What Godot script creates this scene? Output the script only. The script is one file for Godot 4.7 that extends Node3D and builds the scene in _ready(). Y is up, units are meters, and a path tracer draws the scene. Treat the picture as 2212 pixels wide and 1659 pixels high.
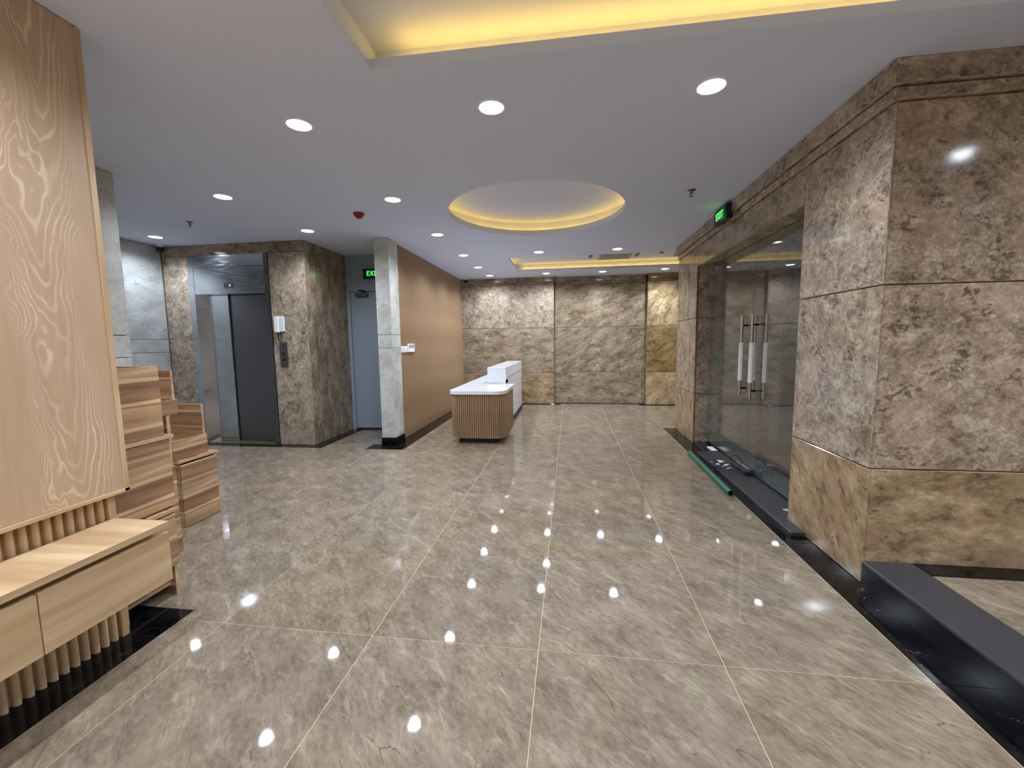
extends Node3D
# Office-building lobby: polished tile floor, granite walls, lift, reception desk, glass doors.

const HC := 2.772            # ceiling height
const XW := 1.78             # face of the granite wall with the glass doors
const ZB := -7.475           # face of the back wall
const ZE := -3.5             # face of the lift wall
var names := {}
var M := {}
var tx := {}

# ------------------------------------------------------------------ mesh builder
class MB:
	var v := PackedVector3Array()
	var n := PackedVector3Array()
	var u := PackedVector2Array()
	var ix := PackedInt32Array()
	var us := 1.0
	var uo := Vector2.ZERO
	var ur := 0.0
	func uvof(p: Vector3, nn: Vector3) -> Vector2:
		var a := nn.abs()
		var q := Vector2(p.x, -p.y)
		if a.x >= a.y and a.x >= a.z: q = Vector2(-p.z, -p.y)
		elif a.y >= a.z: q = Vector2(p.x, p.z)
		return q.rotated(ur) * us + uo
	func poly(pts: Array, out: Vector3) -> void:
		var nn: Vector3 = (pts[1] - pts[0]).cross(pts[2] - pts[0])
		if nn.length() < 1e-12: return
		nn = nn.normalized()
		var flip := nn.dot(out) < 0.0
		if flip: nn = -nn
		var b := v.size()
		for p in pts:
			v.append(p); n.append(nn); u.append(uvof(p, nn))
		for k in range(1, pts.size() - 1):
			if flip: ix.append_array([b, b + k, b + k + 1])
			else: ix.append_array([b, b + k + 1, b + k])
	func box(c: Vector3, s: Vector3, ch := 0.0) -> void:
		var h := s * 0.5
		var ax := [Vector3.RIGHT, Vector3.UP, Vector3.BACK]
		for i in 3:
			var j := (i + 1) % 3
			var k := (i + 2) % 3
			for sg in [-1.0, 1.0]:
				var pts := []
				for q in [[-1, -1], [1, -1], [1, 1], [-1, 1]]:
					pts.append(c + ax[i] * h[i] * sg + ax[j] * (h[j] - ch) * q[0] + ax[k] * (h[k] - ch) * q[1])
				poly(pts, ax[i] * sg)
			if ch > 0.0:
				for s1 in [-1.0, 1.0]:
					for s2 in [-1.0, 1.0]:
						var a: Vector3 = c + ax[j] * h[j] * s1 + ax[k] * (h[k] - ch) * s2
						var b: Vector3 = c + ax[j] * (h[j] - ch) * s1 + ax[k] * h[k] * s2
						var e: Vector3 = ax[i] * (h[i] - ch)
						poly([a - e, a + e, b + e, b - e], ax[j] * s1 + ax[k] * s2)
		if ch > 0.0:
			for sx in [-1.0, 1.0]:
				for sy in [-1.0, 1.0]:
					for sz in [-1.0, 1.0]:
						var g := Vector3(sx, sy, sz)
						poly([c + g * Vector3(h.x, h.y - ch, h.z - ch), c + g * Vector3(h.x - ch, h.y, h.z - ch), c + g * Vector3(h.x - ch, h.y - ch, h.z)], g)
	func span(a: Vector3, b: Vector3, ch := 0.0) -> void:
		box((a + b) * 0.5, (b - a).abs(), ch)
	# lathe of [radius, height] pairs round axis through c; sm smooths along the profile too
	func lathe(c: Vector3, prof: Array, seg := 24, ax := Vector3.UP) -> void:
		var t := Vector3.RIGHT if absf(ax.x) < 0.9 else Vector3.UP
		var e1 := ax.cross(t).normalized()
		var e2 := ax.cross(e1).normalized()
		for k in prof.size() - 1:
			var r0: float = prof[k][0]
			var y0: float = prof[k][1]
			var r1: float = prof[k + 1][0]
			var y1: float = prof[k + 1][1]
			var d := Vector2(r1 - r0, y1 - y0)
			if d.length() < 1e-9: continue
			var nr := d.y / d.length()
			var ny := -d.x / d.length()
			var b := v.size()
			for i in seg + 1:
				var an := TAU * i / seg
				var dir := e1 * cos(an) + e2 * sin(an)
				var nn := (dir * nr + ax * ny).normalized()
				v.append(c + dir * r0 + ax * y0); n.append(nn); u.append(Vector2(float(i) / seg, 0))
				v.append(c + dir * r1 + ax * y1); n.append(nn); u.append(Vector2(float(i) / seg, 1))
			for i in seg:
				var o := b + i * 2
				ix.append_array([o, o + 1, o + 2, o + 2, o + 1, o + 3])
	func tube(path: Array, r: float, seg := 8) -> void:
		var b := v.size()
		var m := path.size()
		for k in m:
			var d: Vector3 = (path[mini(k + 1, m - 1)] - path[maxi(k - 1, 0)]).normalized()
			var t := Vector3.UP if absf(d.y) < 0.9 else Vector3.RIGHT
			var e1 := d.cross(t).normalized()
			var e2 := d.cross(e1).normalized()
			for i in seg + 1:
				var an := TAU * i / seg
				var dir := e1 * cos(an) + e2 * sin(an)
				v.append(path[k] + dir * r); n.append(dir); u.append(Vector2(float(i) / seg, float(k)))
		for k in m - 1:
			for i in seg:
				var o := b + k * (seg + 1) + i
				ix.append_array([o, o + 1, o + seg + 1, o + 1, o + seg + 2, o + seg + 1])
	# upright prism over an outline given as Vector2(x, z)
	func prism(pl: PackedVector2Array, y0: float, y1: float) -> void:
		var cen := Vector2.ZERO
		for p in pl: cen += p / pl.size()
		for i in pl.size():
			var a := pl[i]
			var b2 := pl[(i + 1) % pl.size()]
			var o := (a + b2) * 0.5 - cen
			poly([Vector3(a.x, y0, a.y), Vector3(b2.x, y0, b2.y), Vector3(b2.x, y1, b2.y), Vector3(a.x, y1, a.y)], Vector3(o.x, 0, o.y))
		var tri := Geometry2D.triangulate_polygon(pl)
		for k in range(0, tri.size(), 3):
			for yy in [y0, y1]:
				poly([Vector3(pl[tri[k]].x, yy, pl[tri[k]].y), Vector3(pl[tri[k + 1]].x, yy, pl[tri[k + 1]].y), Vector3(pl[tri[k + 2]].x, yy, pl[tri[k + 2]].y)], Vector3.UP if yy == y1 else Vector3.DOWN)
	func mesh() -> ArrayMesh:
		var a := []
		a.resize(Mesh.ARRAY_MAX)
		a[Mesh.ARRAY_VERTEX] = v; a[Mesh.ARRAY_NORMAL] = n; a[Mesh.ARRAY_TEX_UV] = u; a[Mesh.ARRAY_INDEX] = ix
		var m := ArrayMesh.new()
		m.add_surface_from_arrays(Mesh.PRIMITIVE_TRIANGLES, a)
		return m

func mb(us := 1.0, uo := Vector2.ZERO, ur := 0.0) -> MB:
	var m := MB.new()
	m.us = us; m.uo = uo; m.ur = ur
	return m

# ------------------------------------------------------------------ scene helpers
func numbered(called: String) -> String:
	var k: int = names.get(called, 0)
	names[called] = k + 1
	return called if k == 0 else "%s_%03d" % [called, k]

func tag(o: Node, label := "", category := "", group := "", kind := "") -> Node:
	if label: o.set_meta("label", label)
	if category: o.set_meta("category", category)
	if group: o.set_meta("group", group)
	if kind: o.set_meta("kind", kind)
	return o

func thing(called: String, label := "", category := "", at := Vector3.ZERO, group := "", kind := "") -> Node3D:
	var o := Node3D.new()
	o.name = numbered(called)
	add_child(o)
	o.position = at
	tag(o, label, category, group, kind)
	return o

func setting(called: String, label := "") -> Node3D:
	return thing(called, label, "", Vector3.ZERO, "", "structure")

func put(called: String, mesh: Mesh, mat: Material, parent: Node = self) -> MeshInstance3D:
	var o := MeshInstance3D.new()
	o.name = numbered(called) if parent == self else called
	o.mesh = mesh
	o.material_override = mat
	parent.add_child(o, true)
	return o

func boxpart(called: String, a: Vector3, b: Vector3, ch: float, mat: Material, parent: Node, us := 1.0, uo := Vector2.ZERO, ur := 0.0) -> MeshInstance3D:
	var m := mb(us, uo, ur)
	m.span(a, b, ch)
	return put(called, m.mesh(), mat, parent)

# ------------------------------------------------------------------ textures
func noise(sd: int, fr: float, w: int, h: int, oct := 5, fract := FastNoiseLite.FRACTAL_FBM, warp := 0.0, wf := 0.01, sx := 1.0, sy := 1.0, gain := 0.5) -> PackedByteArray:
	var f := FastNoiseLite.new()
	f.seed = sd
	f.noise_type = FastNoiseLite.TYPE_SIMPLEX_SMOOTH
	f.frequency = fr
	f.fractal_type = fract
	f.fractal_octaves = oct
	f.fractal_gain = gain
	if warp > 0.0:
		f.domain_warp_enabled = true
		f.domain_warp_amplitude = warp
		f.domain_warp_frequency = wf
		f.domain_warp_fractal_octaves = 4
	var im := f.get_seamless_image(int(w / sx), int(h / sy), false, false, 0.15, true)
	if im.get_width() != w or im.get_height() != h: im.resize(w, h, Image.INTERPOLATE_CUBIC)
	im.convert(Image.FORMAT_L8)
	return im.get_data()

func times(a: PackedByteArray, b: PackedByteArray) -> PackedByteArray:
	var o := a.duplicate()
	for i in a.size(): o[i] = a[i] * b[i] / 255
	return o

# a thread where the noise crosses one level, broken up by a second noise
func thread(a: PackedByteArray, level: int, width: int, m: PackedByteArray) -> PackedByteArray:
	var lut := PackedInt32Array()
	for i in 256: lut.append(maxi(0, 255 - absi(i - level) * 255 / width))
	var o := a.duplicate()
	for i in a.size():
		var t := lut[a[i]]
		o[i] = t * m[i] / 255 if t > 0 else 0
	return o

# base: up to 3 of [bytes, weight]; ramp: [[pos, Color], ...]; over: up to 4 of [bytes, low, high, Color, strength]
func compose(w: int, h: int, base: Array, ramp: Array, over: Array) -> ImageTexture:
	var g := Gradient.new()
	g.offsets = PackedFloat32Array(ramp.map(func(r): return r[0]))
	g.colors = PackedColorArray(ramp.map(func(r): return r[1]))
	var pr := PackedFloat32Array(); var pg := PackedFloat32Array(); var pb := PackedFloat32Array()
	for i in 256:
		var c := g.sample(i / 255.0)
		pr.append(c.r * 255.0); pg.append(c.g * 255.0); pb.append(c.b * 255.0)
	var nb := base.size()
	var b0: PackedByteArray = base[0][0]
	var w0: float = base[0][1]
	var b1: PackedByteArray = base[1][0] if nb > 1 else b0
	var w1: float = base[1][1] if nb > 1 else 0.0
	var b2: PackedByteArray = base[2][0] if nb > 2 else b0
	var w2: float = base[2][1] if nb > 2 else 0.0
	var ws := w0 + w1 + w2
	w0 /= ws; w1 /= ws; w2 /= ws
	var luts := []
	for o in over:
		var l := PackedFloat32Array()
		for i in 256: l.append(clampf((i / 255.0 - o[1]) / (o[2] - o[1]), 0.0, 1.0) * o[4])
		luts.append(l)
	var n := w * h
	var out := PackedByteArray()
	out.resize(n * 3)
	var no := over.size()
	var r := 0.0
	var gg := 0.0
	var b := 0.0
	for i in n:
		var t := int(b0[i] * w0 + b1[i] * w1 + b2[i] * w2)
		r = pr[t]; gg = pg[t]; b = pb[t]
		for k in no:
			var a: float = luts[k][over[k][0][i]]
			if a > 0.0:
				var c: Color = over[k][3]
				r += (c.r * 255.0 - r) * a
				gg += (c.g * 255.0 - gg) * a
				b += (c.b * 255.0 - b) * a
		var o3 := i * 3
		out[o3] = int(r); out[o3 + 1] = int(gg); out[o3 + 2] = int(b)
	return ImageTexture.create_from_image(Image.create_from_data(w, h, false, Image.FORMAT_RGB8, out))

func C(r: int, g: int, b: int) -> Color:
	return Color8(r, g, b)

func make_textures() -> void:
	var R := FastNoiseLite.FRACTAL_RIDGED
	var F := FastNoiseLite.FRACTAL_FBM
	# floor tile print: streaky grey-beige stone
	var s := 1024
	var fa := noise(3, 0.010, s, s, 5, F, 50.0, 0.008, 2.0, 1.0, 0.6)
	var fb := noise(4, 0.055, s, s, 4, F, 16.0, 0.03, 2.2, 1.0, 0.65)
	var fc := noise(5, 0.006, s, s, 5, R, 50.0, 0.010, 2.4, 1.0, 0.55)
	var fm := noise(12, 0.008, s, s, 3, F, 20.0, 0.01)
	var fd := thread(noise(8, 0.012, s, s, 2, F, 5.0, 0.02, 7.0, 1.0, 0.35), 132, 5, fm)
	var fe := noise(11, 0.016, s, s, 4, R, 40.0, 0.018, 2.2, 1.0)
	var fg := thread(noise(13, 0.020, s, s, 3, F, 8.0, 0.02, 6.0, 1.0, 0.45), 140, 12, fm)
	tx.floor = compose(s, s, [[fa, 1.1], [fb, 1.0]], [[0.2, C(114, 99, 83)], [0.42, C(131, 116, 99)], [0.60, C(144, 129, 111)], [0.85, C(164, 149, 130)]], [[fc, 0.72, 0.95, C(196, 182, 160), 0.5], [fe, 0.76, 0.97, C(188, 173, 151), 0.42], [fg, 0.25, 0.75, C(192, 178, 156), 0.45], [fd, 0.30, 0.65, C(88, 75, 63), 0.7]])
	# brown granite, coarse and swirled
	var ga := noise(21, 0.008, s, s, 5, F, 80.0, 0.006)
	var gb := noise(22, 0.034, s, s, 5, F, 40.0, 0.02, 1.3, 1.0, 0.65)
	var gc := noise(23, 0.09, s, s, 3, F, 20.0, 0.03)
	var gd := noise(24, 0.0045, s, s, 4, R, 80.0, 0.008)
	var ge := noise(25, 0.005, s, s, 4, F, 60.0, 0.006)
	var gf := times(noise(26, 0.065, s, s, 4, F, 36.0, 0.03, 1.4, 1.0, 0.6), noise(27, 0.010, s, s, 3, F, 40.0, 0.01))
	var gg := noise(28, 0.018, s, s, 4, F, 60.0, 0.014, 1.5, 1.0, 0.65)
	tx.granite = compose(s, s, [[ga, 0.8], [gb, 1.3], [gc, 0.8]], [[0.26, C(112, 98, 84)], [0.42, C(148, 132, 114)], [0.54, C(172, 156, 136)], [0.66, C(196, 182, 162)], [0.82, C(224, 213, 196)]], [[ge, 0.55, 0.74, C(190, 164, 148), 0.40], [gg, 0.64, 0.82, C(214, 202, 182), 0.5], [gd, 0.88, 1.0, C(118, 97, 74), 0.5], [gf, 0.40, 0.54, C(78, 66, 58), 0.72]])
	# the same stone cut where its veins run in long waves
	var ha := noise(31, 0.011, s, s, 5, F, 60.0, 0.008, 2.4, 1.0, 0.6)
	var hb := noise(32, 0.045, s, s, 4, F, 30.0, 0.02, 2.0, 1.0, 0.6)
	var hd := noise(34, 0.007, s, s, 4, R, 60.0, 0.01, 2.2, 1.0)
	var hf := times(noise(36, 0.04, s, s, 3, F, 40.0, 0.02, 1.8, 1.0), noise(37, 0.01, s, s, 3, F, 40.0, 0.01, 1.6, 1.0))
	tx.granite_wave = compose(s, s, [[ha, 1.3], [hb, 1.0], [gc, 0.4]], [[0.25, C(104, 89, 70)], [0.42, C(136, 119, 97)], [0.56, C(156, 140, 117)], [0.72, C(184, 169, 147)], [0.9, C(212, 199, 177)]], [[ge, 0.58, 0.78, C(184, 156, 134), 0.36], [gg, 0.70, 0.86, C(204, 190, 166), 0.4], [hd, 0.91, 1.0, C(104, 84, 62), 0.55], [hf, 0.42, 0.58, C(76, 63, 52), 0.6]])
	# pale grey marble
	var t := 768
	var ma := noise(41, 0.008, t, t, 5, F, 40.0, 0.01, 1.6, 1.0)
	var mbb := noise(42, 0.05, t, t, 3, F, 10.0, 0.03)
	var mc := thread(noise(43, 0.005, t, t, 4, F, 50.0, 0.01, 1.8, 1.0), 120, 5, noise(44, 0.01, t, t, 3, F))
	tx.marble = compose(t, t, [[ma, 1.0], [mbb, 0.5]], [[0.2, C(176, 175, 166)], [0.5, C(196, 195, 187)], [0.8, C(214, 214, 207)]], [[mc, 0.25, 0.7, C(136, 133, 122), 0.6]])
	# black marble with gold threads
	var ka := noise(51, 0.01, t, t, 4, F, 30.0, 0.01)
	var kb := thread(noise(52, 0.007, t, t, 4, F, 60.0, 0.012, 1.6, 1.0), 122, 4, noise(54, 0.012, t, t, 3, F))
	var kc := noise(53, 0.012, t, t, 4, F, 30.0, 0.01)
	tx.black = compose(t, t, [[ka, 1.0]], [[0.2, C(8, 8, 10)], [0.8, C(24, 23, 26)]], [[kb, 0.35, 0.75, C(168, 146, 112), 0.8], [kc, 0.74, 0.92, C(70, 62, 54), 0.35]])
	tx.wood_panel = wood_panel(512, 1024)
	# fine straight-grained oak; grain runs along u
	var wa := noise(61, 0.03, 512, 512, 4, F, 8.0, 0.01, 16.0, 1.0)
	var wb := noise(62, 0.006, 512, 512, 3, F, 12.0, 0.008, 6.0, 1.0)
	tx.oak = compose(512, 512, [[wa, 0.8], [wb, 1.0]], [[0.25, C(186, 152, 112)], [0.55, C(205, 172, 132)], [0.8, C(219, 190, 150)]], [])
	# teak veneer of the slatted wall and the desk front, browner than the oak
	tx.teak = compose(512, 512, [[noise(64, 0.05, 512, 512, 4, F, 6.0, 0.01, 18.0, 1.0), 1.0], [wb, 0.8]], [[0.25, C(150, 119, 87)], [0.55, C(169, 137, 103)], [0.8, C(184, 153, 118)]], [])
	tx.planks = plank_board(512, wa, wb)
	var sa := noise(71, 0.2, 512, 512, 3, F, 0.0, 0.01, 24.0, 1.0)
	tx.brushed = ImageTexture.create_from_image(Image.create_from_data(512, 512, false, Image.FORMAT_L8, sa))

# crown-cut ash veneer: straight grain with arched growth rings up two boards
func wood_panel(w: int, h: int) -> ImageTexture:
	var na := noise(81, 0.006, w, h, 4, FastNoiseLite.FRACTAL_FBM, 25.0, 0.006, 1.0, 2.2)
	var nb := noise(82, 0.06, w, h, 4, FastNoiseLite.FRACTAL_FBM, 6.0, 0.02, 1.0, 14.0)
	var nc := noise(83, 0.012, w, h, 3, FastNoiseLite.FRACTAL_FBM, 12.0, 0.01, 1.0, 3.0)
	var out := PackedByteArray()
	out.resize(w * h * 3)
	var i := 0
	for y in h:
		var vy := float(y) / h
		for x in w:
			var ux := float(x) / w
			var wn := na[i] / 255.0 - 0.5
			var fn := nb[i] / 255.0
			var br := nc[i] / 255.0 - 0.5
			# two crowns, repeating across u
			var du := fposmod(ux * 2.0 + 0.06 * sin(vy * 9.0) + wn * 0.22, 1.0) - 0.5
			var ring := du * du * 74.0 + wn * 3.2 + br * 1.3 + vy * (13.0 if ux < 0.5 else -11.0)
			var fr := absf(fposmod(ring, 1.0) - 0.5) * 2.0
			var line := smoothstep(0.55, 0.98, fr) * (1.0 - smoothstep(0.20, 0.34, absf(du)))
			var tone := 0.5 + (fn - 0.5) * 0.5 + br * 0.3
			var r := lerpf(186.0, 206.0, tone)
			var g := lerpf(154.0, 174.0, tone)
			var b := lerpf(121.0, 141.0, tone)
			var lk := line * (0.35 + 0.55 * smoothstep(-0.2, 0.25, br))
			r += (232.0 - r) * lk; g += (206.0 - g) * lk; b += (170.0 - b) * lk
			out[i * 3] = int(r); out[i * 3 + 1] = int(g); out[i * 3 + 2] = int(b)
			i += 1
	return ImageTexture.create_from_image(Image.create_from_data(w, h, false, Image.FORMAT_RGB8, out))

# plank-look board: strips of walnut and oak tone with pale sapwood edges, grain along u
func plank_board(s: int, wa: PackedByteArray, wb: PackedByteArray) -> ImageTexture:
	var rng := RandomNumberGenerator.new()
	rng.seed = 9
	var out := PackedByteArray()
	out.resize(s * s * 3)
	var tones := [C(150, 112, 82), C(172, 136, 100), C(158, 120, 90), C(178, 144, 108)]
	for y in s:
		var st := y / 128
		var fy := (y % 128) / 128.0
		for x in s:
			var i := y * s + x
			var c: Color = tones[st]
			var g := (wa[i] * 0.6 + wb[i] * 0.8) / 255.0 - 0.7
			var wv := fy + (wb[i] / 255.0 - 0.5) * 0.06
			var k := smoothstep(0.78, 0.82, wv) * (1.0 - smoothstep(0.93, 0.97, wv))
			c = c.lerp(C(214, 184, 142), k * 0.85)
			c = c * (1.0 + g * 0.35)
			out[i * 3] = clampi(int(c.r * 255.0), 0, 255); out[i * 3 + 1] = clampi(int(c.g * 255.0), 0, 255); out[i * 3 + 2] = clampi(int(c.b * 255.0), 0, 255)
	return ImageTexture.create_from_image(Image.create_from_data(s, s, false, Image.FORMAT_RGB8, out))

func mat(tex, col: Color, rough: float, metal := 0.0) -> StandardMaterial3D:
	var m := StandardMaterial3D.new()
	m.albedo_color = col
	if tex: m.albedo_texture = tex
	m.roughness = rough
	m.metallic = metal
	return m

func glow(col: Color, energy: float) -> StandardMaterial3D:
	var m := mat(null, Color(0.9, 0.9, 0.9), 0.4)
	m.emission_enabled = true
	m.emission = col
	m.emission_energy_multiplier = energy
	return m

func make_materials() -> void:
	M.floor = []
	for c in [Color(1, 1, 1), Color(0.97, 0.97, 0.97), Color(1, 0.985, 0.97), Color(0.985, 0.99, 0.99)]: M.floor.append(mat(tx.floor, c, 0.03))
	M.grout = mat(null, C(206, 188, 160), 0.6)
	M.granite = mat(tx.granite, Color(1, 1, 1), 0.10)
	M.granite_pink = mat(tx.granite, Color(1.0, 0.97, 0.94), 0.10)
	M.wave = mat(tx.granite_wave, Color(1, 1, 1), 0.10)
	M.wave_gold = mat(tx.granite_wave, Color(1.0, 0.93, 0.76), 0.10)
	M.wave_tan = mat(tx.granite_wave, Color(1.06, 1.01, 0.93), 0.12)
	M.cream = mat(tx.granite_wave, Color(1.25, 1.22, 1.12), 0.10)
	M.joint = mat(null, C(70, 58, 46), 0.7)
	M.marble = mat(tx.marble, Color(1, 1, 1), 0.14)
	M.marble_cool = mat(tx.marble, Color(0.90, 0.92, 0.95), 0.14)
	M.marble_joint = mat(null, C(120, 118, 110), 0.6)
	M.black = mat(tx.black, Color(1, 1, 1), 0.05)
	M.black.metallic_specular = 0.33
	M.black_plain = mat(null, C(26, 27, 30), 0.16)
	M.step_top = mat(null, C(58, 58, 62), 0.30)
	M.ceiling = mat(null, C(214, 222, 242), 0.85)
	M.paint = mat(null, C(226, 225, 222), 0.8)
	M.panel = mat(tx.wood_panel, Color(1, 1, 1), 0.45)
	M.oak = mat(tx.oak, Color(1, 1, 1), 0.45)
	M.slat = mat(tx.teak, Color(1, 1, 1), 0.42)
	M.plank = mat(tx.planks, Color(1, 1, 1), 0.5)
	M.edge = mat(tx.oak, Color(0.98, 0.97, 0.96), 0.5)
	M.white_stone = mat(null, C(236, 238, 242), 0.08)
	M.steel = mat(null, C(200, 203, 210), 0.16, 1.0)  # lightened to stand for the bright reflection at the left of the lift
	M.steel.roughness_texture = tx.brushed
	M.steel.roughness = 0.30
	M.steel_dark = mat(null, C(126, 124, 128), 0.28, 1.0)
	M.chrome = mat(null, C(214, 216, 220), 0.10, 1.0)
	M.dark = mat(null, C(28, 28, 30), 0.5)
	M.white = mat(null, C(238, 239, 240), 0.35)
	M.grey_plastic = mat(null, C(150, 152, 154), 0.5)
	M.door_grey = mat(null, C(140, 152, 164), 0.42)
	M.wall_grey = mat(null, C(150, 160, 170), 0.5)
	M.red = mat(null, C(150, 24, 36), 0.4)
	M.brass = mat(null, C(150, 140, 92), 0.35, 0.8)
	M.green_pipe = mat(null, C(18, 100, 74), 0.35)
	M.pipe_in = mat(null, C(10, 20, 18), 0.8)
	M.film = mat(null, Color(0.92, 0.94, 0.96, 0.75), 0.35)
	M.film.transparency = BaseMaterial3D.TRANSPARENCY_ALPHA
	M.paper = mat(null, C(232, 233, 234), 0.6)
	M.glass = mat(null, Color(0.80, 0.9, 0.88, 0.04), 0.0)
	M.glass.transparency = BaseMaterial3D.TRANSPARENCY_ALPHA
	M.night = mat(null, C(34, 34, 38), 0.8)
	M.red_floor = mat(null, C(128, 66, 58), 0.35)
	M.lamp = glow(C(244, 248, 255), 6.0)
	M.led = glow(C(255, 200, 90), 4.5)
	M.exit_text = glow(C(40, 255, 90), 0.45)
	M.exit_face = mat(null, C(6, 38, 22), 0.35)
	M.exit_case = mat(null, C(14, 24, 48), 0.4)
	M.digit = glow(C(255, 80, 40), 0.3)

# ------------------------------------------------------------------ builders
var lamp_ring: Mesh
var lamp_disc: Mesh

func downlight(x: float, z: float, y := HC, label := "round white recessed downlight in the flat ceiling", energy := 1.0) -> void:
	if lamp_ring == null:
		var a := mb()
		a.lathe(Vector3.ZERO, [[0.070, -0.003], [0.073, -0.008], [0.082, -0.008], [0.088, -0.002], [0.088, 0.0]], 32)
		lamp_ring = a.mesh()
		var b := mb()
		b.lathe(Vector3.ZERO, [[0.0, -0.011], [0.04, -0.010], [0.070, -0.004], [0.070, 0.0]], 32)
		lamp_disc = b.mesh()
	var t := thing("downlight", label, "downlight", Vector3(x, y, z), "recessed downlights")
	put("trim_ring", lamp_ring, M.white, t)
	put("lamp_diffuser", lamp_disc, M.lamp, t)
	var l := SpotLight3D.new()
	l.name = "lamp_light"
	l.position = Vector3(0, -0.022, 0)
	l.rotation_degrees.x = -90
	l.spot_angle = 78.0
	l.spot_angle_attenuation = 0.7
	l.spot_range = 20.0
	l.light_energy = energy
	l.light_color = C(228, 239, 255)
	l.light_size = 0.05
	l.shadow_enabled = true
	t.add_child(l)

func omni(parent: Node3D, p: Vector3, col: Color, e: float, size := 0.01) -> void:
	var l := OmniLight3D.new()
	l.name = "strip_light"
	l.position = p
	l.light_color = col
	l.light_energy = e
	l.light_size = size
	l.omni_range = 12.0
	l.shadow_enabled = true
	parent.add_child(l, true)

# slabs of stone on a plane: face "x" (normal -x or +x) or "z" (normal +z)
func slab(parent: Node3D, a: Vector3, b: Vector3, m: Material, sd: int, rot := 0.0, sc := 0.42, gap := 0.0025, ch := 0.004) -> void:
	var g := Vector3(gap, gap, gap)
	var lo := a.min(b)
	var hi := a.max(b)
	boxpart("slab", lo + g, hi - g, ch, m, parent, sc, Vector2(fposmod(sd * 0.3719, 1.0), fposmod(sd * 0.6173, 1.0)), rot)

func _ready() -> void:
	# ---------------- camera, environment, exposure
	var cam := Camera3D.new()
	cam.name = "camera"
	cam.position = Vector3(0.1387, 1.3994, 1.7709)
	cam.rotation = Vector3(-0.1015, 0.1369, -0.0138)
	cam.fov = rad_to_deg(2.0 * atan(829.5 / 904.04))
	cam.near = 0.05
	cam.far = 100.0
	cam.current = true
	add_child(cam)
	var we := WorldEnvironment.new()
	we.name = "environment"
	var env := Environment.new()
	env.background_mode = Environment.BG_COLOR
	env.background_color = C(6, 7, 10)
	env.tonemap_mode = Environment.TONE_MAPPER_LINEAR
	env.tonemap_exposure = 2.15
	env.sdfgi_enabled = true
	env.ssao_enabled = true
	env.ssil_enabled = true
	we.environment = env
	add_child(we)

	make_textures()
	make_materials()
	build_floor()
	build_ceiling()
	build_back_wall()
	build_right_side()
	build_left_side()
	build_lift()
	build_far_left()
	build_outer_shell()
	build_lamps()
	build_desk()
	build_bench()
	build_cabinets()
	build_ceiling_things()
	build_small_things()

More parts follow.
